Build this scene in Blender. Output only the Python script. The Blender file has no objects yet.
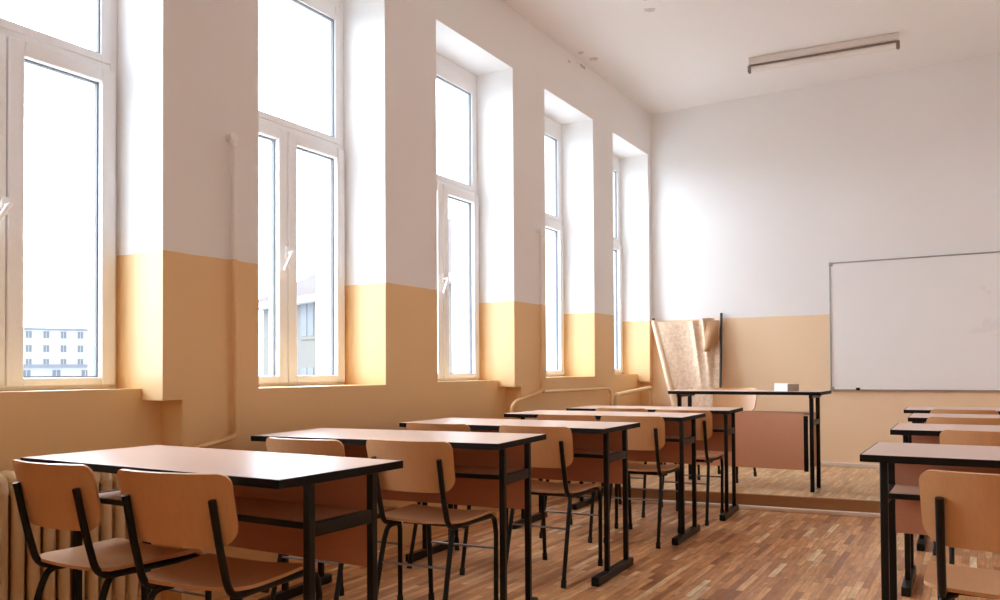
import bpy, math, random
from mathutils import Vector, Matrix, Quaternion

random.seed(7)
S = bpy.context.scene
COL = S.collection
R_ = math.radians

# ------------------------------------------------------------------ render look
S.view_settings.view_transform = 'Standard'
S.view_settings.look = 'None'
S.view_settings.gamma = 1.0
S.view_settings.use_curve_mapping = False
S.view_settings.exposure = 2.24
S.cycles.use_denoising = True
S.cycles.max_bounces = 16
S.cycles.diffuse_bounces = 12
S.cycles.glossy_bounces = 6
S.cycles.transparent_max_bounces = 16
S.cycles.sample_clamp_indirect = 8.0
S.cycles.caustics_reflective = False

# ------------------------------------------------------------------ camera
PITCH, YAW, ROLL = R_(1.04), R_(30.73), R_(-0.35)
F = 810.3
fw = Vector((-math.sin(YAW) * math.cos(PITCH), math.cos(YAW) * math.cos(PITCH), math.sin(PITCH)))
r0 = Vector((math.cos(YAW), math.sin(YAW), 0))
u0 = r0.cross(fw)
rr = r0 * math.cos(ROLL) + u0 * math.sin(ROLL)
uu = u0 * math.cos(ROLL) - r0 * math.sin(ROLL)
cd = bpy.data.cameras.new('camera')
cam = bpy.data.objects.new('camera', cd)
COL.objects.link(cam)
cam.matrix_world = Matrix(((rr.x, uu.x, -fw.x, 0), (rr.y, uu.y, -fw.y, 0), (rr.z, uu.z, -fw.z, 1.03), (0, 0, 0, 1)))
cd.sensor_width = 36
cd.lens = F / 1000 * 36
cd.shift_y = 0.057
cd.clip_start = 0.02
cd.clip_end = 1000
S.camera = cam


# ------------------------------------------------------------------ materials
def mat(name, color, rough=0.5, metal=0.0, spec=0.5):
    m = bpy.data.materials.new(name)
    m.use_nodes = True
    b = m.node_tree.nodes['Principled BSDF']
    b.inputs['Base Color'].default_value = (*color, 1)
    b.inputs['Roughness'].default_value = rough
    b.inputs['Metallic'].default_value = metal
    b.inputs['Specular IOR Level'].default_value = spec
    return m


def nd(m, t, **kw):
    n = m.node_tree.nodes.new(t)
    for k, v in kw.items():
        setattr(n, k, v)
    return n


def lk(m, a, b):
    m.node_tree.links.new(a, b)


def bsdf(m):
    return m.node_tree.nodes['Principled BSDF']


def mixcol(m, fac, a, b, blend='MIX'):
    n = nd(m, 'ShaderNodeMix', data_type='RGBA', blend_type=blend)
    for i, v in ((0, fac), (6, a), (7, b)):
        if hasattr(v, 'is_linked') or hasattr(v, 'links'):
            lk(m, v, n.inputs[i])
        elif isinstance(v, (int, float)):
            n.inputs[i].default_value = v
        else:
            n.inputs[i].default_value = (*v, 1)
    return n.outputs[2]


def math_(m, op, a, b=None):
    n = nd(m, 'ShaderNodeMath', operation=op)
    for i, v in ((0, a), (1, b)):
        if v is None:
            continue
        if isinstance(v, (int, float)):
            n.inputs[i].default_value = v
        else:
            lk(m, v, n.inputs[i])
    return n.outputs[0]


def noise(m, scale, detail=3, vec=None, rough=0.5):
    n = nd(m, 'ShaderNodeTexNoise')
    n.inputs['Scale'].default_value = scale
    n.inputs['Detail'].default_value = detail
    n.inputs['Roughness'].default_value = rough
    if vec is not None:
        lk(m, vec, n.inputs['Vector'])
    return n.outputs['Fac']


def stretch(m, vec, sx, sy, sz):
    n = nd(m, 'ShaderNodeMapping')
    n.inputs['Scale'].default_value = (sx, sy, sz)
    lk(m, vec, n.inputs['Vector'])
    return n.outputs['Vector']


def bump(m, h, strength=0.1, dist=0.01):
    n = nd(m, 'ShaderNodeBump')
    n.inputs['Strength'].default_value = strength
    n.inputs['Distance'].default_value = dist
    lk(m, h, n.inputs['Height'])
    lk(m, n.outputs['Normal'], bsdf(m).inputs['Normal'])


def ramp(m, fac, stops):
    n = nd(m, 'ShaderNodeValToRGB')
    e = n.color_ramp.elements
    while len(e) < len(stops):
        e.new(0.5)
    for el, (p, c) in zip(e, stops):
        el.position = p
        el.color = (*c, 1)
    lk(m, fac, n.inputs['Fac'])
    return n.outputs['Color']


WHITE = (0.83, 0.82, 0.805)
OCHRE = (0.73, 0.475, 0.215)


def blots(m, pos, spots):
    """stains with a ragged outline at given places"""
    nz = noise(m, 30, 4, pos)
    tot = None
    for (x, y, z, rx, ry, rz) in spots:
        mp = nd(m, 'ShaderNodeMapping')
        mp.inputs['Location'].default_value = (-x / rx, -y / ry, -z / rz)
        mp.inputs['Scale'].default_value = (1 / rx, 1 / ry, 1 / rz)
        lk(m, pos, mp.inputs['Vector'])
        ln = nd(m, 'ShaderNodeVectorMath', operation='LENGTH')
        lk(m, mp.outputs[0], ln.inputs[0])
        d = math_(m, 'ADD', ln.outputs['Value'], math_(m, 'MULTIPLY', math_(m, 'SUBTRACT', nz, 0.5), 2.4))
        k = math_(m, 'LESS_THAN', d, 0.8)
        tot = k if tot is None else math_(m, 'MAXIMUM', tot, k)
    return tot


def two_tone(name, line=1.563, spots=None, spotcol=(0.32, 0.22, 0.17), o1=(0.835, 0.58, 0.305), o2=(0.80, 0.54, 0.27)):
    m = mat(name, WHITE, 0.55, 0, 0.3)
    g = nd(m, 'ShaderNodeNewGeometry')
    pos = g.outputs['Position']
    s = nd(m, 'ShaderNodeSeparateXYZ')
    lk(m, pos, s.inputs[0])
    wob = math_(m, 'MULTIPLY', math_(m, 'SUBTRACT', noise(m, 9, 2, pos), 0.5), 0.008)
    f = math_(m, 'LESS_THAN', math_(m, 'ADD', s.outputs['Z'], wob), line)
    big = noise(m, 1.3, 4, pos)
    wh = mixcol(m, big, (0.88, 0.875, 0.87), (0.84, 0.832, 0.825))
    oc = mixcol(m, big, o1, o2)
    c = mixcol(m, f, wh, oc)
    if spots:
        c = mixcol(m, math_(m, 'MULTIPLY', blots(m, pos, spots), 0.55), c, spotcol)
    lk(m, c, bsdf(m).inputs['Base Color'])
    lk(m, math_(m, 'SUBTRACT', 0.6, math_(m, 'MULTIPLY', f, 0.2)), bsdf(m).inputs['Roughness'])
    bump(m, noise(m, 26, 4, pos), 0.12, 0.006)
    return m


M_wall = two_tone('painted_plaster', spots=[(-3.03, 6.57, 3.755, .3, .11, .018), (-3.03, 6.3, 3.71, .3, .03, .012)])
M_wallb = two_tone('painted_plaster_glare', o1=(0.90, 0.70, 0.48), o2=(0.885, 0.68, 0.455))  # back wall: ochre paled, the glare on it is put into the colour
M_ceil = mat('ceiling_plaster', (0.82, 0.80, 0.785), 0.8, 0, 0.2)
g_ = nd(M_ceil, 'ShaderNodeNewGeometry').outputs['Position']
cc = mixcol(M_ceil, noise(M_ceil, 1.1, 4, g_), (0.88, 0.87, 0.86), (0.85, 0.835, 0.82))
cc = mixcol(M_ceil, math_(M_ceil, 'MULTIPLY', blots(M_ceil, g_, [(-2.94, 6.36, 3.79, .035, .05, .3), (-2.91, 6.55, 3.79, .05, .05, .3),
            (-2.14, 5.88, 3.79, .05, .05, .3), (-2.05, 5.7, 3.79, .1, .03, .3)]), 0.45), cc, (0.36, 0.27, 0.22))
lk(M_ceil, cc, bsdf(M_ceil).inputs['Base Color'])
bump(M_ceil, noise(M_ceil, 22, 4, g_), 0.1, 0.006)


def parquet(name, worn):
    m = mat(name, (0.4, 0.2, 0.1), 0.32, 0, 0.5)
    g = nd(m, 'ShaderNodeNewGeometry').outputs['Position']
    sp = nd(m, 'ShaderNodeSeparateXYZ')
    lk(m, g, sp.inputs[0])
    cb = nd(m, 'ShaderNodeCombineXYZ')
    lk(m, sp.outputs['Y'], cb.inputs[0])
    lk(m, sp.outputs['X'], cb.inputs[1])
    b = nd(m, 'ShaderNodeTexBrick', offset=0.37, offset_frequency=2)
    b.inputs['Color1'].default_value = (0, 0, 0, 1)
    b.inputs['Color2'].default_value = (1, 1, 1, 1)
    b.inputs['Mortar'].default_value = (0.4, 0.4, 0.4, 1)
    b.inputs['Scale'].default_value = 1
    b.inputs['Mortar Size'].default_value = 0.0012
    b.inputs['Brick Width'].default_value = 0.33
    b.inputs['Row Height'].default_value = 0.036
    b.inputs['Bias'].default_value = 0
    lk(m, cb.outputs[0], b.inputs['Vector'])
    if worn:
        stops = [(0.0, (0.42, 0.24, 0.115)), (0.5, (0.56, 0.355, 0.185)), (1.0, (0.70, 0.49, 0.29))]
    else:
        stops = [(0.0, (0.34, 0.14, 0.06)), (0.3, (0.55, 0.26, 0.11)), (0.6, (0.66, 0.34, 0.15)),
                 (0.88, (0.76, 0.44, 0.215)), (0.965, (0.80, 0.52, 0.28)), (0.982, (0.88, 0.69, 0.45))]
    c = ramp(m, b.outputs['Color'], stops)
    gr = noise(m, 7, 5, stretch(m, g, 9, .9, 1), 0.65)
    c = mixcol(m, 0.8, c, ramp(m, gr, [(0.3, (0.55, 0.52, 0.50)), (0.7, (1.35, 1.33, 1.30))]), 'MULTIPLY')
    wear = noise(m, 3.2, 4, stretch(m, g, 5, .8, 1), 0.6)
    c = mixcol(m, math_(m, 'MULTIPLY', math_(m, 'GREATER_THAN', wear, 0.70), 0.6), c, (0.80, 0.62, 0.40))
    blotch = noise(m, 1.6, 4, g)
    c = mixcol(m, 0.5, c, ramp(m, blotch, [(0.3, (0.8, 0.8, 0.8)), (0.7, (1.2, 1.18, 1.15))]), 'MULTIPLY')
    c = mixcol(m, math_(m, 'MULTIPLY', b.outputs['Fac'], 0.6), c, (0.22, 0.10, 0.055))
    lk(m, c, bsdf(m).inputs['Base Color'])
    lk(m, math_(m, 'ADD', 0.20, math_(m, 'MULTIPLY', blotch, 0.3)), bsdf(m).inputs['Roughness'])
    bump(m, math_(m, 'SUBTRACT', 1.0, b.outputs['Fac']), 0.25, 0.002)
    return m


M_facade = mat('facade_render', (0.74, 0.70, 0.64), 0.9)
M_floor = parquet('parquet', False)
M_plat = parquet('worn_parquet', True)


def wood(name, c1, c2, rough, axis=(14, 1.2, 14), spec=0.5):
    m = mat(name, c1, rough, 0, spec)
    tc = nd(m, 'ShaderNodeTexCoord').outputs['Object']
    n = noise(m, 9, 5, stretch(m, tc, *axis), 0.62)
    lk(m, mixcol(m, n, c1, c2), bsdf(m).inputs['Base Color'])
    return m


M_ply = wood('beech_plywood', (0.74, 0.435, 0.215), (0.62, 0.33, 0.148), 0.34, (10, 10, 1.0))
M_plyseat = wood('beech_plywood_seat', (0.68, 0.385, 0.20), (0.56, 0.29, 0.14), 0.34, (12, 1.2, 12))
M_top = wood('desk_laminate', (0.67, 0.475, 0.375), (0.58, 0.385, 0.295), 0.36, (1.2, 16, 16), 0.35)
M_panel = wood('desk_panel', (0.56, 0.265, 0.16), (0.49, 0.215, 0.12), 0.45, (1.5, 14, 14))
M_tpanel = wood('teacher_panel', (0.80, 0.43, 0.27), (0.73, 0.37, 0.22), 0.45, (1.5, 14, 14))
M_shelf = wood('desk_shelf', (0.56, 0.33, 0.22), (0.49, 0.27, 0.17), 0.4, (1.5, 14, 14))
M_steel = mat('black_steel', (0.008, 0.007, 0.007), 0.38, 0, 0.3)
M_edge = mat('black_edging', (0.014, 0.010, 0.008), 0.6, 0, 0.12)
M_rubber = mat('black_rubber', (0.015, 0.015, 0.015), 0.8)
M_chrome = mat('worn_rod', (0.28, 0.28, 0.29), 0.3, 0.9)
M_pvc = mat('white_pvc', (0.91, 0.91, 0.91), 0.3)
M_gasket = mat('grey_gasket', (0.16, 0.17, 0.19), 0.6)
M_alu = mat('grey_aluminium', (0.42, 0.40, 0.39), 0.4, 0.6)
M_radi = mat('radiator_enamel', (0.77, 0.60, 0.37), 0.35)
M_pipe = two_tone('painted_pipe')
M_pipe_y = mat('cream_pipe', (0.78, 0.58, 0.33), 0.35)
M_nose = wood('platform_edge_wood', (0.46, 0.23, 0.09), (0.28, 0.125, 0.05), 0.4, (1.2, 14, 14))
M_strip = mat('pale_strip', (0.80, 0.70, 0.61), 0.5)
M_board = mat('whiteboard_enamel', (0.80, 0.79, 0.78), 0.28)
g_ = nd(M_board, 'ShaderNodeNewGeometry').outputs['Position']
bc = mixcol(M_board, noise(M_board, 1.4, 3, g_), (0.89, 0.89, 0.89), (0.86, 0.86, 0.86))
bc = mixcol(M_board, math_(M_board, 'MULTIPLY', blots(M_board, g_, [(0.02, 8.28, 1.74, .05, .3, .03), (0.06, 8.28, 1.70, .03, .3, .02), (-.03, 8.28, 1.37, .1, .3, .03),
            (0.1, 8.28, 1.42, .1, .3, .06), (0.16, 8.28, 1.33, .06, .3, .03)]), 0.12), bc, (0.5, 0.5, 0.5))
lk(M_board, bc, bsdf(M_board).inputs['Base Color'])
M_lampbody = mat('lamp_enamel', (0.74, 0.69, 0.65), 0.5)
M_tube = mat('unlit_tube', (0.88, 0.85, 0.81), 0.25)
M_lampend = mat('lamp_socket', (0.22, 0.15, 0.12), 0.5)
M_chalkw = mat('white_card', (0.85, 0.84, 0.82), 0.7)
M_chalkb = mat('brown_card', (0.42, 0.34, 0.27), 0.8)

M_map = mat('tan_sheet', (0.66, 0.46, 0.29), 0.7, 0, 0.2)
tc_ = nd(M_map, 'ShaderNodeTexCoord').outputs['Object']
mm = mixcol(M_map, ramp(M_map, noise(M_map, 26, 6, stretch(M_map, tc_, 1, 1, 1.2), 0.8), [(.38, (0, 0, 0)), (.62, (1, 1, 1))]), (0.86, 0.70, 0.55), (0.62, 0.42, 0.26))
mm = mixcol(M_map, math_(M_map, 'MULTIPLY', noise(M_map, 4, 3, tc_), .5), mm, (0.80, 0.62, 0.46))
lk(M_map, mm, bsdf(M_map).inputs['Base Color'])
bump(M_map, noise(M_map, 14, 5, stretch(M_map, tc_, 2.5, 1, .6)), 0.5, 0.012)
M_mapb = wood('brown_map_sheet', (0.50, 0.30, 0.16), (0.42, 0.23, 0.115), 0.8, (6, 6, 6), 0.2)
M_roll = mat('rolled_sheet', (0.80, 0.63, 0.43), 0.6)
M_rod = mat('dark_rod', (0.035, 0.03, 0.03), 0.4)

M_glass = bpy.data.materials.new('window_glass')
M_glass.use_nodes = True
nt = M_glass.node_tree
nt.nodes.clear()
o_ = nt.nodes.new('ShaderNodeOutputMaterial')
tr = nt.nodes.new('ShaderNodeBsdfTransparent')
tr.inputs['Color'].default_value = (0.965, 0.98, 0.985, 1)
gl = nt.nodes.new('ShaderNodeBsdfGlossy')
gl.inputs['Roughness'].default_value = 0.02
lw = nt.nodes.new('ShaderNodeLayerWeight')
lw.inputs['Blend'].default_value = 0.5
pw = nt.nodes.new('ShaderNodeMath')
pw.operation = 'POWER'
pw.inputs[1].default_value = 5.0
nt.links.new(lw.outputs['Facing'], pw.inputs[0])
fr = nt.nodes.new('ShaderNodeMath')
fr.operation = 'MULTIPLY_ADD'
fr.inputs[1].default_value = 0.55
fr.inputs[2].default_value = 0.03
nt.links.new(pw.outputs[0], fr.inputs[0])
mx = nt.nodes.new('ShaderNodeMixShader')
nt.links.new(fr.outputs[0], mx.inputs[0])
nt.links.new(tr.outputs[0], mx.inputs[1])
nt.links.new(gl.outputs[0], mx.inputs[2])
nt.links.new(mx.outputs[0], o_.inputs[0])


# ------------------------------------------------------------------ mesh builder
class MB:
    def __init__(self):
        self.v, self.f = [], []

    def box(self, x0, x1, y0, y1, z0, z1):
        n = len(self.v)
        self.v += [(x, y, z) for z in (z0, z1) for y in (y0, y1) for x in (x0, x1)]
        for q in ((0, 2, 3, 1), (4, 5, 7, 6), (0, 1, 5, 4), (2, 6, 7, 3), (0, 4, 6, 2), (1, 3, 7, 5)):
            self.f.append(tuple(n + i for i in q))
        return self

    def tube(self, path, r, n=10, caps=True):
        P = [Vector(p) for p in path]
        rs = r if isinstance(r, (list, tuple)) else [r] * len(P)
        T = []
        for i in range(len(P)):
            a = P[max(0, i - 1)]
            b = P[min(len(P) - 1, i + 1)]
            T.append((b - a).normalized())
        up = Vector((0, 0, 1)) if abs(T[0].z) < 0.9 else Vector((1, 0, 0))
        N = (up - T[0] * up.dot(T[0])).normalized()
        base = len(self.v)
        for i, p in enumerate(P):
            if i:
                q = T[i - 1].rotation_difference(T[i])
                N = q @ N
                N = (N - T[i] * N.dot(T[i])).normalized()
            B = T[i].cross(N)
            for k in range(n):
                a = 2 * math.pi * k / n
                self.v.append(tuple(p + (N * math.cos(a) + B * math.sin(a)) * rs[i]))
        for i in range(len(P) - 1):
            for k in range(n):
                a = base + i * n + k
                b = base + i * n + (k + 1) % n
                self.f.append((a, b, b + n, a + n))
        if caps:
            self.f.append(tuple(base + k for k in range(n))[::-1])
            e = base + (len(P) - 1) * n
            self.f.append(tuple(e + k for k in range(n)))
        return self

    def sheet(self, pts, off):
        """pts[row][col] front surface, off[row][col] back surface: a closed slab"""
        nr, nc = len(pts), len(pts[0])
        a = len(self.v)
        self.v += [tuple(p) for row in pts for p in row]
        b = len(self.v)
        self.v += [tuple(p) for row in off for p in row]
        for i in range(nr - 1):
            for j in range(nc - 1):
                q = (i * nc + j, i * nc + j + 1, (i + 1) * nc + j + 1, (i + 1) * nc + j)
                self.f.append(tuple(a + k for k in q))
                self.f.append(tuple(b + k for k in q[::-1]))
        ring = [j for j in range(nc)] + [i * nc + nc - 1 for i in range(1, nr)] + \
               [(nr - 1) * nc + j for j in range(nc - 2, -1, -1)] + [i * nc for i in range(nr - 2, 0, -1)]
        for k in range(len(ring)):
            p, q = ring[k], ring[(k + 1) % len(ring)]
            self.f.append((a + p, b + p, b + q, a + q))
        return self

    def build(self, name, m, parent=None, bevel=0.0, smooth=40, segs=2):
        me = bpy.data.meshes.new(name)
        me.from_pydata(self.v, [], self.f)
        me.validate()
        import bmesh
        bm = bmesh.new()
        bm.from_mesh(me)
        bmesh.ops.recalc_face_normals(bm, faces=bm.faces)
        bm.to_mesh(me)
        bm.free()
        if smooth:
            for p in me.polygons:
                p.use_smooth = True
            me.set_sharp_from_angle(angle=R_(smooth))
        me.materials.append(m)
        o = bpy.data.objects.new(name, me)
        COL.objects.link(o)
        if parent:
            o.parent = parent
        if bevel:
            md = o.modifiers.new('bevel', 'BEVEL')
            md.width = bevel
            md.segments = segs
            md.limit_method = 'ANGLE'
        return o


def fillet(pts, r, n=5):
    """round the inner corners of a polyline"""
    P = [Vector(p) for p in pts]
    rs = r if isinstance(r, (list, tuple)) else [r] * len(P)
    out = [P[0]]
    for i in range(1, len(P) - 1):
        a = (P[i - 1] - P[i])
        b = (P[i + 1] - P[i])
        d = min(rs[i], a.length * 0.49, b.length * 0.49)
        s, e = P[i] + a.normalized() * d, P[i] + b.normalized() * d
        for k in range(n + 1):
            t = k / n
            out.append(s * (1 - t) ** 2 + P[i] * 2 * t * (1 - t) + e * t * t)
    out.append(P[-1])
    return out


def empty(name, loc=(0, 0, 0), rz=0.0):
    o = bpy.data.objects.new(name, None)
    o.empty_display_size = 0.1
    COL.objects.link(o)
    o.location = loc
    o.rotation_euler = (0, 0, rz)
    return o


def tag(o, label, cat, group=None):
    o['label'] = label
    o['category'] = cat
    if group:
        o['group'] = group
    return o


def struct(o):
    o['kind'] = 'structure'
    return o


def copy_tree(o, parent=None):
    c = o.copy()
    COL.objects.link(c)
    if parent:
        c.parent = parent
    for ch in list(o.children):
        copy_tree(ch, c)
    return c


# ------------------------------------------------------------------ room shell
XW, XP, XF, XO = -3.03, -3.17, -3.35, -3.62     # pier face, parapet face, window plane, outer face
YB, YR = 8.30, -1.0
XR = 1.95
ZC = 3.79
WINS = [(1.27, 2.255), (2.795, 3.775), (4.305, 5.31), (5.83, 6.785), (7.25, 8.21)]
SILL = [.965, .957, .965, .982, .995]
NICHE = [True, False, True, False, True]
ZL = 3.335

XI = -3.42
w, ex = MB(), MB()
ex.box(XO, XI, YR, YB + .3, -4.0, 0.94)
ex.box(XO, XI, YR, YB + .3, ZL, ZC + .4)
w.box(XI, XP, YR, YB + .3, -0.1, 0.915)
prev_u, prev_n, pe = YR, YR, YR
for (a, b), nich, zs in zip(WINS, NICHE, SILL):
    w.box(XI, XW, prev_u, a, 0.915, ZC)
    na, nb = (a - .1, b + .1) if nich else (a, a)
    w.box(XP, XW, prev_n, na, -0.1, 0.915)
    if nich:
        w.box(XI, XP, a, b, 0.915, zs)
        prev_n = min(nb, YB)
    else:
        w.box(XI, XW, a, b, 0.915, zs)
        prev_n = na
    w.box(XI, XW, a, b, ZL, ZC)
    prev_u = b
    # outer reveal, a little wider than the inner opening
    ex.box(XO, XI, pe, a - .035, 0.94, ZL)
    pe = b + .035
ex.box(XO, XI, pe, YB + .3, 0.94, ZL)
w.box(XI, XW, prev_u, YB + .3, 0.915, ZC)
w.box(XP, XW, prev_n, YB + .3, -0.1, 0.915)
struct(w.build('wall_left', M_wall, smooth=0))
struct(ex.build('wall_outside', M_facade, smooth=0))
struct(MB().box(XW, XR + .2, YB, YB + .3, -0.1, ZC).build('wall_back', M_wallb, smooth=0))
struct(MB().box(XR, XR + .2, YR, YB, -0.1, ZC).build('wall_right', M_wall, smooth=0))
struct(MB().box(XO, XR + .2, YR - .2, YR, -0.1, ZC).build('wall_front', M_wall, smooth=0))
struct(MB().box(XO, XR + .2, YR - .2, YB + .3, ZC, ZC + .2).build('ceiling', M_ceil, smooth=0))
struct(MB().box(XP, XR, YR, YB, -0.1, 0.0).build('floor', M_floor, smooth=0))

# teacher's platform along the board wall: front edge runs slightly askew
PZ = 0.11
PA = Vector((1, 0.10, 0)).normalized()


def pfront(x):
    return 6.125 + 0.10 * (x + 1.55)


def slab(x0, x1, d0, d1, z0, z1, yback=None):
    m = MB()
    ys = [(pfront(x0) + d0, pfront(x1) + d0), (yback, yback) if yback else (pfront(x0) + d1, pfront(x1) + d1)]
    for z in (z0, z1):
        m.v += [(x0, ys[0][0], z), (x1, ys[0][1], z), (x1, ys[1][1], z), (x0, ys[1][0], z)]
    m.f = [(3, 2, 1, 0), (4, 5, 6, 7), (0, 1, 5, 4), (1, 2, 6, 5), (2, 3, 7, 6), (3, 0, 4, 7)]
    return m


XE = -0.50                                        # the platform stops short of the aisle-side desks
struct(slab(XW, XE, 0.025, 0, 0.0, PZ, YB).build('floor_platform', M_plat, smooth=0))
nose = slab(XW, XE, 0.0, 0.025, 0.0, PZ + .001)
end = slab(XE, XE + .025, 0.0, 0, 0.0, PZ + .001, YB)
nose.f += [tuple(k + len(nose.v) for k in f) for f in end.f]
nose.v += end.v
struct(nose.build('trim_1', M_nose, bevel=.006))
struct(slab(XW, XE + .025, -0.05, -0.001, 0.0, 0.030).build('trim_2', M_strip, bevel=.006))
bb = MB().box(XW, XE, YB - .018, YB, PZ, PZ + .035).box(XE + .025, XR, YB - .018, YB, 0, .035)
struct(bb.build('baseboard_back', M_strip, bevel=.004))


# ------------------------------------------------------------------ windows
def rect_frame(m, y0, y1, z0, z1, t, x0, x1, tb=None, tt=None):
    tb = t if tb is None else tb
    tt = t if tt is None else tt
    m.box(x0, x1, y0, y0 + t, z0, z1)
    m.box(x0, x1, y1 - t, y1, z0, z1)
    m.box(x0, x1, y0 + t, y1 - t, z0, z0 + tb)
    m.box(x0, x1, y0 + t, y1 - t, z1 - tt, z1)


def pane(name, y0, y1, z0, z1, parent):
    o = MB().box(-3.372, -3.366, y0, y1, z0, z1).build(name, M_glass, parent, smooth=0)
    g = MB()
    rect_frame(g, y0 - .001, y1 + .001, z0 - .001, z1 + .001, .007, -3.378, -3.358)
    g.build('gasket', M_gasket, o, smooth=0)
    return o


for i, (a, b) in enumerate(WINS):
    zb, mid = SILL[i], (a + b) / 2
    name = 'window_%d' % (i + 1)
    m = MB()
    rect_frame(m, a, b, zb, ZL, .035, -3.42, XF, .028, .075)
    m.box(-3.42, XF, a + .035, b - .035, 2.375, 2.42)
    m.box(-3.42, XF, mid - .03, mid + .03, zb + .028, 2.375)
    root = struct(m.build(name, M_pvc, bevel=.004))
    # fixed top light with its bead
    m = MB()
    rect_frame(m, a + .035, b - .035, 2.42, ZL - .075, .045, -3.405, -3.345, .035, .085)
    m.build('top_light_frame', M_pvc, root, bevel=.004)
    pane('glass_pane', a + .08, b - .08, 2.455, ZL - .16, root)
    # two casements
    for (s0, s1, inner) in ((a + .022, mid - .004, 1), (mid + .004, b - .022, -1)):
        m = MB()
        rect_frame(m, s0, s1, zb + .016, 2.388, .064, -3.41, -3.325, .036 + (.0 if NICHE[i] else .006), .062)
        sash = m.build('sash', M_pvc, root, bevel=.006)
        pane('glass_pane', s0 + .064, s1 - .064, zb + .052, 2.326, sash)
    hy, hz = mid - .012, 1.70
    h = MB().box(-3.326, -3.313, hy - .015, hy + .015, hz - .035, hz + .035)
    h.tube([(-3.316, hy, hz), (-3.272, hy, hz)], .009, 10)
    h.tube(fillet([(-3.28, hy, hz + .004), (-3.272, hy - .02, hz - .02), (-3.268, hy - .075, hz - .108)], .01, 3), [.010] * 5 + [.0085], 10)
    h.build('handle', M_pvc, root, bevel=.003)

# ------------------------------------------------------------------ desks
DW, DD, DZ = 1.195, 0.52, 0.755


def make_desk(z=DZ):
    root = empty('school_desk')
    MB().box(.004, DW - .004, .004, DD - .004, z - .023, z).build('tabletop', M_top, root, bevel=.002)
    e = MB()
    e.box(0, DW, 0, .004, z - .024, z - .001)
    e.box(0, DW, DD - .004, DD, z - .024, z - .001)
    e.box(0, .004, .004, DD - .004, z - .024, z - .001)
    e.box(DW - .004, DW, .004, DD - .004, z - .024, z - .001)
    e.build('edge_band', M_edge, root, smooth=0)
    for s in (0, 1):
        x = .055 if s == 0 else DW - .055
        for y in (.165, .435):
            MB().box(x - .0122, x + .0122, y - .0122, y + .0122, .038, z - .024).build('leg', M_steel, root, bevel=.003)
        MB().box(x - .02, x + .02, .0, .50, 0, .042).build('foot_bar', M_steel, root, bevel=.005)
        MB().box(x - .011, x + .011, .178, .422, .572, .612).build('crossbar', M_steel, root, bevel=.003)
        MB().box(x - .0125, x + .0125, .10, .47, z - .034, z - .024).build('top_rail', M_steel, root, bevel=.003)
    MB().box(.069, DW - .069, .17, .422, .598, .610).build('shelf', M_shelf, root)
    MB().box(.069, DW - .069, .155, .17, .595, .613).build('shelf_lip', M_steel, root, bevel=.003)
    MB().box(.064, DW - .064, .424, .440, .435, z - .026).build('modesty_panel', M_panel, root, bevel=.002)
    return root


# (left-front corner or right-front corner, rotation)
def place(o, corner, x, y, rz):
    lx = 0 if corner == 'l' else DW
    o.location = (x - lx * math.cos(rz), y - lx * math.sin(rz), 0)
    o.rotation_euler = (0, 0, rz)


desk0 = make_desk()
DESKS = [
    ('r', -1.558, 1.505, 0.0, 'double school desk in the window row beside the ribbed radiator, showing its whole top'),
    ('r', -1.590, 2.66, R_(7), 'slightly skewed double desk in the window row, second from the ribbed radiator'),
    ('r', -1.55, 3.575, R_(2), 'double desk in the middle of the window row, third of five from the radiator'),
    ('r', -1.515, 4.645, R_(2), 'double desk in the window row, second away from the teacher platform'),
    ('r', -1.485, 5.55, R_(4), 'double desk ending the window row, its feet against the platform step'),
    ('l', -.345, 2.86, 0.0, 'double desk on the aisle side under the whiteboard, fourth from the whiteboard wall, shelf showing'),
    ('l', -.365, 4.10, R_(1), 'double desk on the aisle side under the whiteboard, third from the whiteboard wall'),
    ('l', -.368, 5.17, R_(1), 'double desk on the aisle side, second from the whiteboard wall, mostly hidden by chairs'),
    ('l', -.462, 6.15, R_(1), 'double desk on the aisle side closest to the whiteboard, at the end of the platform'),
]
for k, (c, x, y, rz, lab) in enumerate(DESKS):
    d = desk0 if k == 0 else copy_tree(desk0)
    place(d, c, x, y, rz)
    tag(d, lab, 'desk', 'double desks in the classroom rows')


# ------------------------------------------------------------------ chairs
def smoothstep(t):
    t = max(0.0, min(1.0, t))
    return t * t * (3 - 2 * t)


def plate(W, rows, fn, thick, rad_top, rad_bot, H, nc=17):
    """rounded plywood plate; rows = parameter 0..1 list, fn(u_metres, t) -> (point, normal)"""
    F_, B_ = [], []
    for t in rows:
        d = t * H
        wv = W
        if d < rad_bot:
            wv = W - rad_bot + math.sqrt(max(0, rad_bot ** 2 - (rad_bot - d) ** 2))
        if H - d < rad_top:
            e = H - d
            wv = min(wv, W - rad_top + math.sqrt(max(0, rad_top ** 2 - (rad_top - e) ** 2)))
        fr, bk = [], []
        for j in range(nc):
            u = -wv + 2 * wv * j / (nc - 1)
            p, n = fn(u, t)
            fr.append(p + n * thick / 2)
            bk.append(p - n * thick / 2)
        F_.append(fr)
        B_.append(bk)
    return MB().sheet(F_, B_)


ROWS = [0, .006, .02, .045, .08, .13, .2, .3, .4, .5, .6, .7, .8, .87, .92, .955, .98, .994, 1]


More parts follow.
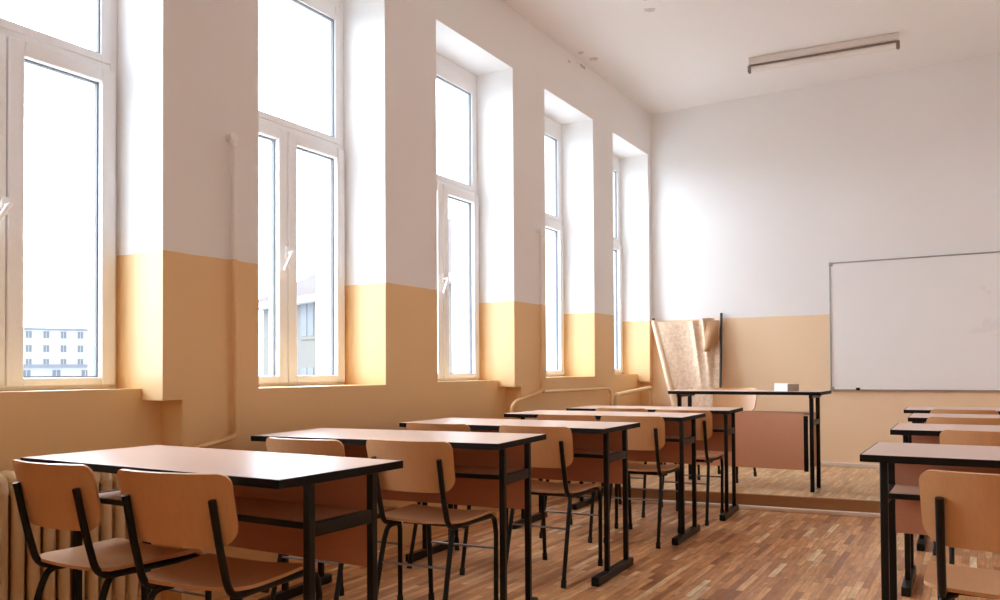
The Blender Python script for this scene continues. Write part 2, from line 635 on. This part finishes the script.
def make_chair():
    root = empty('school_chair')

    def fback(u, t):
        z = .562 + t * .203
        lean = .052 - .052 * t                       # top leans back (towards -y)
        c = .044 * (1 - (u / .2) ** 2)               # hollow towards the sitter
        y = .03 + lean - c
        n = Vector((-2 * .044 * u / .04, 1, .2)).normalized()
        return Vector((u * (.955 + .045 * t), y, z)), n
    plate(.196, ROWS, fback, .010, .032, .06, .203).build('backrest', M_ply, root, smooth=50)

    def fseat(u, t):
        y = .085 + t * .385
        z = .436 - .016 * math.sin(math.pi * min(1, t / .85)) * (1 - (u / .22) ** 2) - .04 * smoothstep((t - .8) / .2) ** 1.4
        z += .010 * (abs(u) / .2) ** 2
        return Vector((u, y, z)), Vector((0, 0, 1))
    plate(.195, ROWS, fseat, .010, .05, .06, .385).build('seat', M_plyseat, root, smooth=50)

    for s in (-1, 1):
        x = s * .148
        # upright that turns into the seat rail and curls down at the front
        yt = .03 + .052 - .052 * ((.692 - .562) / .203) - .044 * (1 - (.148 / .2) ** 2) - .0165
        path = fillet([(x, yt, .694), (x, yt + .030, .56), (x, .083, .418), (s * .168, .462, .414), (s * .167, .484, .33)],
                      [0, .05, .05, .045, 0], 6)
        MB().tube(path, .011, 12).build('side_frame', M_steel, root)
        # rear leg, curling in under the rail
        path = fillet([(s * .120, .165, .412), (s * .149, .118, .407), (s * .153, .094, .35), (s * .160, .003, .02)], [0, .025, .02, 0], 6)
        leg = MB().tube(path, .0105, 12).build('leg', M_steel, root)
        MB().tube([(s * .1598, .008, .035), (s * .160, .002, 0)], .0135, 12).build('foot_cap', M_rubber, leg)
        leg = MB().tube([(s * .167, .4838, .332), (s * .161, .492, .02)], .0108, 12).build('leg', M_steel, root)
        MB().tube([(s * .1613, .4916, .035), (s * .1608, .4925, 0)], .0135, 12).build('foot_cap', M_rubber, leg)
    MB().tube([(-.150, .245, .402), (.150, .245, .402)], .0105, 12).build('cross_tube', M_steel, root)
    MB().tube([(-.155, .072, .266), (.155, .072, .266)], .005, 8).build('stretcher', M_chrome, root)
    MB().tube([(-.166, .4855, .266), (.166, .4855, .266)], .005, 8).build('stretcher', M_chrome, root)
    return root


chair0 = make_chair()
CH = [  # centre of the back top edge x, y, rotation, label
    (-2.438, 1.395, R_(2), 'plywood school chair at the radiator desk, on the side towards the window wall'),
    (-1.897, 1.418, R_(10), 'plywood school chair at the radiator desk, on the aisle side, back cutting the desk edge'),
    (-2.36, 2.385, R_(5), 'plywood chair at the second window-row desk, wall side, only its back above a desktop'),
    (-1.935, 2.520, R_(6), 'plywood chair at the second window-row desk, aisle side, seat and legs fully seen'),
    (-2.44, 3.435, R_(3), 'plywood chair at the third window-row desk, wall side, just its back rim showing'),
    (-1.885, 3.470, R_(3), 'plywood chair at the third window-row desk, aisle side, legs seen on open floor'),
    (-2.195, 4.455, R_(4), 'plywood chair at the fourth window-row desk, wall side, only its rim showing'),
    (-1.785, 4.500, R_(4), 'plywood chair at the fourth window-row desk, aisle side, before the platform step'),
    (-2.215, 5.395, R_(5), 'plywood chair at the last window-row desk by the platform, wall side, thin rim showing'),
    (-1.742, 5.320, R_(4), 'plywood chair at the last window-row desk by the platform, aisle side'),
    (.048, 2.395, R_(0), 'plywood chair at the aisle-side desk whose shelf shows, cut by the photo edge'),
    (.032, 4.03, R_(1), 'plywood chair at the third aisle-side desk from the whiteboard wall, back showing above a desktop'),
    (-.075, 5.09, R_(1), 'plywood chair at the second aisle-side desk from the whiteboard wall, thin rim showing'),
    (-.105, 6.07, R_(1), 'plywood chair at the aisle-side desk by the platform end, thin rim under the whiteboard'),
]
for k, (x, y, rz, lab) in enumerate(CH):
    c = chair0 if k == 0 else copy_tree(chair0)
    c.location = (x, y, 0)
    c.rotation_euler = (0, 0, rz)
    tag(c, lab, 'chair', 'plywood chairs pushed up to the school desks')
tc2 = copy_tree(chair0)
tc2.name = 'teacher_chair'
tc2.location = (-1.86, 7.19, PZ + .001)
tc2.rotation_euler = (0, 0, R_(176))
tag(tc2, 'pale sunlit plywood chair standing behind the teacher desk on the platform', 'chair')

# ------------------------------------------------------------------ teacher's desk
t = empty('teacher_desk', (-2.2, 6.37, PZ + .001))
tw, td, tz = 1.17, .52, .755
MB().box(.004, tw - .004, .004, td - .004, tz - .025, tz).build('tabletop', M_top, t, bevel=.002)
e = MB()
rectz = (tz - .026, tz - .001)
e.box(0, tw, 0, .004, *rectz)
e.box(0, tw, td - .004, td, *rectz)
e.box(0, .004, .004, td - .004, *rectz)
e.box(tw - .004, tw, .004, td - .004, *rectz)
e.build('edge_band', M_edge, t, smooth=0)
for x in (.075, tw - .075):
    for y in (.068, .338):
        MB().box(x - .0145, x + .0145, y - .0145, y + .0145, 0, tz - .026).build('leg', M_steel, t, bevel=.003)
    MB().box(x - .0125, x + .0125, .03, .44, tz - .05, tz - .026).build('top_rail', M_steel, t, bevel=.003)
    MB().box(x - .012, x + .012, .083, .323, .50, .535).build('crossbar', M_steel, t, bevel=.003)
MB().box(.11, tw - .135, .078, .094, .160, .590).build('modesty_panel', M_tpanel, t, bevel=.002)
MB().box(tw - .135, tw - .105, .074, .098, .150, .570).build('panel_bracket', M_steel, t, bevel=.002)
MB().box(.11, tw - .098, .100, .325, .575, .590).build('shelf', M_shelf, t, bevel=.002)
MB().box(tw - .098, tw - .086, .10, .325, .17, .59).build('side_panel', M_shelf, t, bevel=.002)
tag(t, 'teacher desk with black legs and reddish front panel standing on the platform', 'desk')

# small card box on it
bx = empty('card_box', (-1.315, 6.58, PZ + tz + .0012), R_(-36))
MB().box(-.07, .07, -.055, .055, .0, .052).build('box_body', M_chalkw, bx, bevel=.002)
MB().box(.0705, .078, -.0555, .0555, .0, .054).build('box_end', M_chalkb, bx, bevel=.001)
MB().box(-.072, .080, -.057, .057, .0545, .059).build('box_lid', M_chalkw, bx, bevel=.001)
tag(bx, 'small white card box with a brown end lying on the teacher desk', 'box')

# ------------------------------------------------------------------ whiteboard
wb = empty('whiteboard', (-1.245, YB, .832))
W_, H_ = 2.42, 1.222
MB().box(.010, W_ - .010, -.022, -.004, .010, H_ - .010).build('writing_surface', M_board, wb, smooth=0)
f_ = MB()
f_.box(0, .012, -.028, -.002, 0, H_)
f_.box(W_ - .012, W_, -.028, -.002, 0, H_)
f_.box(.012, W_ - .012, -.028, -.002, 0, .012)
f_.box(.012, W_ - .012, -.028, -.002, H_ - .012, H_)
f_.build('frame', M_alu, wb, bevel=.002)
for (x, z) in ((0, H_ - .03), (W_ - .03, H_ - .03), (0, 0), (W_ - .03, 0)):
    MB().box(x - .003, x + .033, -.031, -.001, z - .003, z + .033).build('corner_cap', M_alu, wb, bevel=.006)
MB().box(.225, .26, -.045, -.029, .004, .028).build('marker_clip', M_edge, wb, bevel=.004)
tag(wb, 'large white marker board with thin grey frame on the end wall', 'whiteboard')

# ------------------------------------------------------------------ map sheet on two poles
mp = empty('wall_map', (-2.6, 8.1, PZ))
o3 = Vector((-2.6, 8.1, PZ))
LT, LB = Vector((-2.985, 8.215, 1.56)) - o3, Vector((-2.56, 8.03, PZ + .02)) - o3
RT, RB = Vector((-2.282, 8.272, 1.615)) - o3, Vector((-2.262, 8.08, PZ + .02)) - o3
FR, BK = [], []
NR, NC = 44, 60
for i in range(NR + 1):
    tt = i / NR
    fr, bk = [], []
    for j in range(NC + 1):
        s = j / NC
        a, b = LT.lerp(LB, .012 + tt * .86), RT.lerp(RB, .030 + tt * .86)
        p = a.lerp(b, s)
        env = math.sin(math.pi * min(1, max(0, s))) ** .6
        dec = max(0, 1 - tt / .62) ** 1.3
        p.y -= .015 * env * math.sin(9 * s + 1) * (.4 + .6 * dec)
        p.y -= .055 * dec * math.exp(-((s - .60 - .06 * tt) / .045) ** 2)
        p.y -= .065 * dec * math.exp(-((s - .76 - .10 * tt) / .045) ** 2)
        p.y += .035 * dec * math.exp(-((s - .88) / .07) ** 2)
        p.z -= (.02 * env * (1 - tt)) * math.sin(math.pi * s)
        p.z += .012 * dec * math.exp(-((s - .80) / .1) ** 2)
        fr.append(p + Vector((0, -.0015, 0)))
        bk.append(p + Vector((0, .0015, 0)))
    FR.append(fr)
    BK.append(bk)
MB().sheet(FR, BK).build('sheet', M_map, mp, smooth=80)
# a curved brown flap hangs forward over the top corner of the sheet
FR, BK = [], []
for i in range(13):
    tt = i / 12
    fr, bk = [], []
    for j in range(13):
        q = j / 12
        drop = .03 + .33 * tt * (1 - .40 * q ** 1.5)
        s = .80 + .185 * q - .05 * tt * (1 - q)
        p = LT.lerp(LB, .012 + drop * .66).lerp(RT.lerp(RB, .030 + drop * .66), s)
        p.y -= .035 + .035 * math.sin(math.pi * tt) * math.sin(math.pi * q * .9) + .02 * (1 - q)
        fr.append(p + Vector((0, -.0015, 0)))
        bk.append(p + Vector((0, .0015, 0)))
    FR.append(fr)
    BK.append(bk)
MB().sheet(FR, BK).build('corner_flap', M_mapb, mp, smooth=80)
MB().tube([LT.lerp(LB, k / 6) for k in range(7)], [.026, .027, .029, .031, .033, .034, .034], 14).build('rolled_edge', M_roll, mp)
MB().tube([LT + (LT - LB).normalized() * .022, LT], .018, 12).build('pole_end', M_rod, mp)
MB().tube([RT, RB], .014, 12).build('pole', M_rod, mp)
tag(mp, 'creased tan map sheet held between two poles leaning in the corner', 'map')

# ------------------------------------------------------------------ ceiling lamp
cl = empty('ceiling_light', (-1.145, 7.33, ZC), R_(4.2))
MB().box(-.595, .595, -.045, .045, -.056, -.001).build('batten', M_lampbody, cl, bevel=.006)
MB().box(-.58, .58, -.018, .018, -.062, -.0565).build('shadow_strip', M_lampend, cl)
MB().tube([(-.577, 0, -.096), (.577, 0, -.096)], .022, 14).build('tube', M_tube, cl)
for s in (-1, 1):
    MB().box(s * .592 - .014, s * .592 + .014, -.028, .028, -.124, -.0565).build('end_socket', M_lampend, cl, bevel=.012)
tag(cl, 'unlit fluorescent tube light with pale batten on the ceiling', 'ceiling light')

# ------------------------------------------------------------------ radiators
sec0 = None


def radiator(y0, n, label):
    global sec0
    root = empty('radiator', (-3.085, y0, 0))
    for k in range(n):
        if sec0 is None:
            m = MB()
            for x in (-.055, .055):
                m.tube([(x, 0, .10), (x, 0, .13), (x, 0, .60), (x, 0, .625)], [.016, .0215, .0215, .016], 12)
            for z in (.118, .61):
                m.tube([(-.055, 0, z), (.055, 0, z)], .027, 12)
                m.tube([(0, -.0285, z), (0, .0285, z)], .024, 12)
            m.tube(fillet([(-.06, 0, .60), (-.05, 0, .655), (.05, 0, .655), (.06, 0, .60)], .03, 4), .0215, 12)
            sec = sec0 = m.build('section', M_radi, root, smooth=60)
        else:
            sec = sec0.copy()
            COL.objects.link(sec)
            sec.parent = root
        sec.location = (0, k * .058, 0)
    for yy in (0.03, (n - 1) * .058 - .03):
        MB().box(-.04, .04, yy - .012, yy + .012, 0.0, .100).build('foot', M_radi, root, bevel=.004)
    tag(root, label, 'radiator')


radiator(1.30, 16, 'ribbed cream radiator under the big casement window, behind the first window-row desk')

# ------------------------------------------------------------------ heating pipes
XPP = -3.0
p = MB().tube([(XPP, 2.632, .735), (XPP, 2.612, 2.10)], .0125, 12)
p.tube(fillet([(XPP, 2.630, .90), (XPP, 2.632, .735), (XPP, 2.42, .700), (XPP, 2.25, .655), (XPP - .005, 2.20, .625)], [0, .03, .05, .03, 0], 4), .0125, 12)
pr = p.build('heating_pipe', M_pipe)
MB().tube([(XPP, 2.612, 2.095), (XPP, 2.612, 2.125)], .018, 12).build('pipe_cap', M_pvc, pr)
MB().tube([(-3.0295, 2.612, 2.135), (XPP + .01, 2.612, 2.135)], .022, 12).build('bleed_valve', M_pvc, pr)
tag(pr, 'painted heating pipe rising up the pier between the two big windows', 'pipe', 'heating pipes on the window wall')
p = MB().tube([(XPP, 5.695, .87), (XPP, 5.69, 2.12)], .0125, 12)
p.tube(fillet([(XPP, 5.695, 1.0), (XPP, 5.695, .872), (XPP, 5.265, .805), (XPP, 5.215, .77), (XPP, 5.215, 0)], [0, .04, .05, .04, 0], 5), .014, 12)
pr = p.build('heating_pipe', M_pipe)
MB().tube([(XPP, 5.69, 2.115), (XPP, 5.69, 2.145)], .018, 12).build('pipe_cap', M_pvc, pr)
MB().tube([(-3.0295, 5.69, 2.15), (XPP + .01, 5.69, 2.15)], .022, 12).build('bleed_valve', M_pvc, pr)
tag(pr, 'painted heating pipe rising between the third and fourth visible windows, elbow near the desks', 'pipe', 'heating pipes on the window wall')
p = MB().tube(fillet([(XPP, 5.72, .868), (XPP, 7.02, .868), (XPP, 7.08, .84), (XPP, 7.08, .0)], [0, .03, .03, 0], 4), .0125, 12)
tag(p.build('heating_pipe', M_pipe_y), 'cream pipe running level under the fourth visible window', 'pipe', 'heating pipes on the window wall')
p = MB().tube(fillet([(XPP, 7.20, .0), (XPP, 7.20, .80), (XPP, 8.16, .855), (XPP, 8.16, .115)], .05, 4), .022, 12)
tag(p.build('heating_pipe', M_pipe_y), 'thick cream pipe in the corner niche below the last window', 'pipe', 'heating pipes on the window wall')

# ------------------------------------------------------------------ outside
M_ground = mat('street', (0.42, 0.42, 0.41), 0.9)
struct(MB().box(-400, XO - .4, -200, 400, -4.3, -4.0).build('ground', M_ground, smooth=0))
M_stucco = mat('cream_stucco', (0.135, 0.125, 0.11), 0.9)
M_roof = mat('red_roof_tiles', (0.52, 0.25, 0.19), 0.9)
tcr = nd(M_roof, 'ShaderNodeTexCoord').outputs['Object']
wv = nd(M_roof, 'ShaderNodeTexWave')
wv.inputs['Scale'].default_value = 2.5
lk(M_roof, tcr, wv.inputs['Vector'])
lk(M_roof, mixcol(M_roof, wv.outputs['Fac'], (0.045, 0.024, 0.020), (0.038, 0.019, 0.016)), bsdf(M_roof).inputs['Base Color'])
M_darkwin = mat('far_window', (0.17, 0.18, 0.20), 0.9, 0, 0.0)
M_conc = mat('far_render', (0.43, 0.435, 0.45), 0.9)
M_concd = mat('far_render_dark', (0.20, 0.21, 0.24), 0.9)


def house(name, loc, rz, L, D, H, rh, cols, rows, label, wallm, roofm):
    root = empty(name, loc, rz)
    MB().box(0, L, 0, D, 0, H).build('wall', wallm, root, smooth=0)
    m = MB()
    ov = .5
    if rh > 0:
        m.v = [(-ov, -ov, H), (L + ov, -ov, H), (L + ov, D + ov, H), (-ov, D + ov, H), (D / 2, D / 2, H + rh), (L - D / 2, D / 2, H + rh)]
        m.f = [(0, 1, 5, 4), (1, 2, 5), (2, 3, 4, 5), (3, 0, 4), (3, 2, 1, 0)]
        m.build('roof', roofm, root, smooth=0)
        MB().box(-ov, L + ov, -ov, D + ov, H - .25, H).build('eaves', M_conc, root, smooth=0)
    else:
        m.box(-.3, L + .3, -.3, D + .3, H, H + .5)
        m.build('roof', roofm, root, smooth=0)
    for r in range(rows):
        for c in range(cols):
            x = (c + .5) * L / cols
            z = H * (r + .42) / rows
            fr_ = MB().box(x - .65, x + .65, -.06, .02, z - .15, z + 1.55).build('window', wallm, root, smooth=0)
            MB().box(x - .52, x - .04, -.08, -.05, z, z + 1.4).box(x + .04, x + .52, -.08, -.05, z, z + 1.4).build('pane', M_darkwin, fr_, smooth=0)
    tag(root, label, 'building')
    return root


# red-roofed house across the street: its long front turns away from the school
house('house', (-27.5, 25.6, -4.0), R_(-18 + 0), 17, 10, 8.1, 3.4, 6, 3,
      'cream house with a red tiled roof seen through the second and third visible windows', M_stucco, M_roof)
house('apartment_block', (-165, 90, -4.0), R_(62), 40, 14, 14.0, 0, 13, 5,
      'pale apartment block far away, seen low through the casement window by the radiator', M_conc, M_concd)
house('garage_row', (-120, 60, -4.0), R_(60), 30, 6, 6.0, 0, 8, 2,
      'low grey building in front of the far apartment block outside the casement window', M_conc, M_concd)

# ------------------------------------------------------------------ light: overcast sky through the windows
wd = bpy.data.worlds.new('overcast_sky')
S.world = wd
wd.use_nodes = True
bg = wd.node_tree.nodes['Background']
bg.inputs['Color'].default_value = (0.86, 0.965, 1.10, 1)
wn = wd.node_tree
gm = wn.nodes.new('ShaderNodeTexCoord')
dt = wn.nodes.new('ShaderNodeVectorMath')
dt.operation = 'DOT_PRODUCT'
dt.inputs[1].default_value = Vector((-1.0, 0.60, 0.20)).normalized()
wn.links.new(gm.outputs['Generated'], dt.inputs[0])
mr = wn.nodes.new('ShaderNodeMapRange')
mr.interpolation_type = 'SMOOTHSTEP'
mr.inputs['From Min'].default_value = -0.25
mr.inputs['From Max'].default_value = 0.75
mr.inputs['To Min'].default_value = 0.6
mr.inputs['To Max'].default_value = 4.0
wn.links.new(dt.outputs['Value'], mr.inputs['Value'])
wn.links.new(mr.outputs['Result'], bg.inputs['Strength'])
for i, (a, b) in enumerate(WINS):
    ld = bpy.data.lights.new('sky_portal', 'AREA')
    ld.shape = 'RECTANGLE'
    ld.size = ZL - .96
    ld.size_y = b - a - .1
    ld.cycles.is_portal = True
    lo = bpy.data.objects.new('sky_portal', ld)
    COL.objects.link(lo)
    lo.location = (XO - .02, (a + b) / 2, (ZL + .96) / 2)
    lo.rotation_euler = (0, R_(-90), 0)
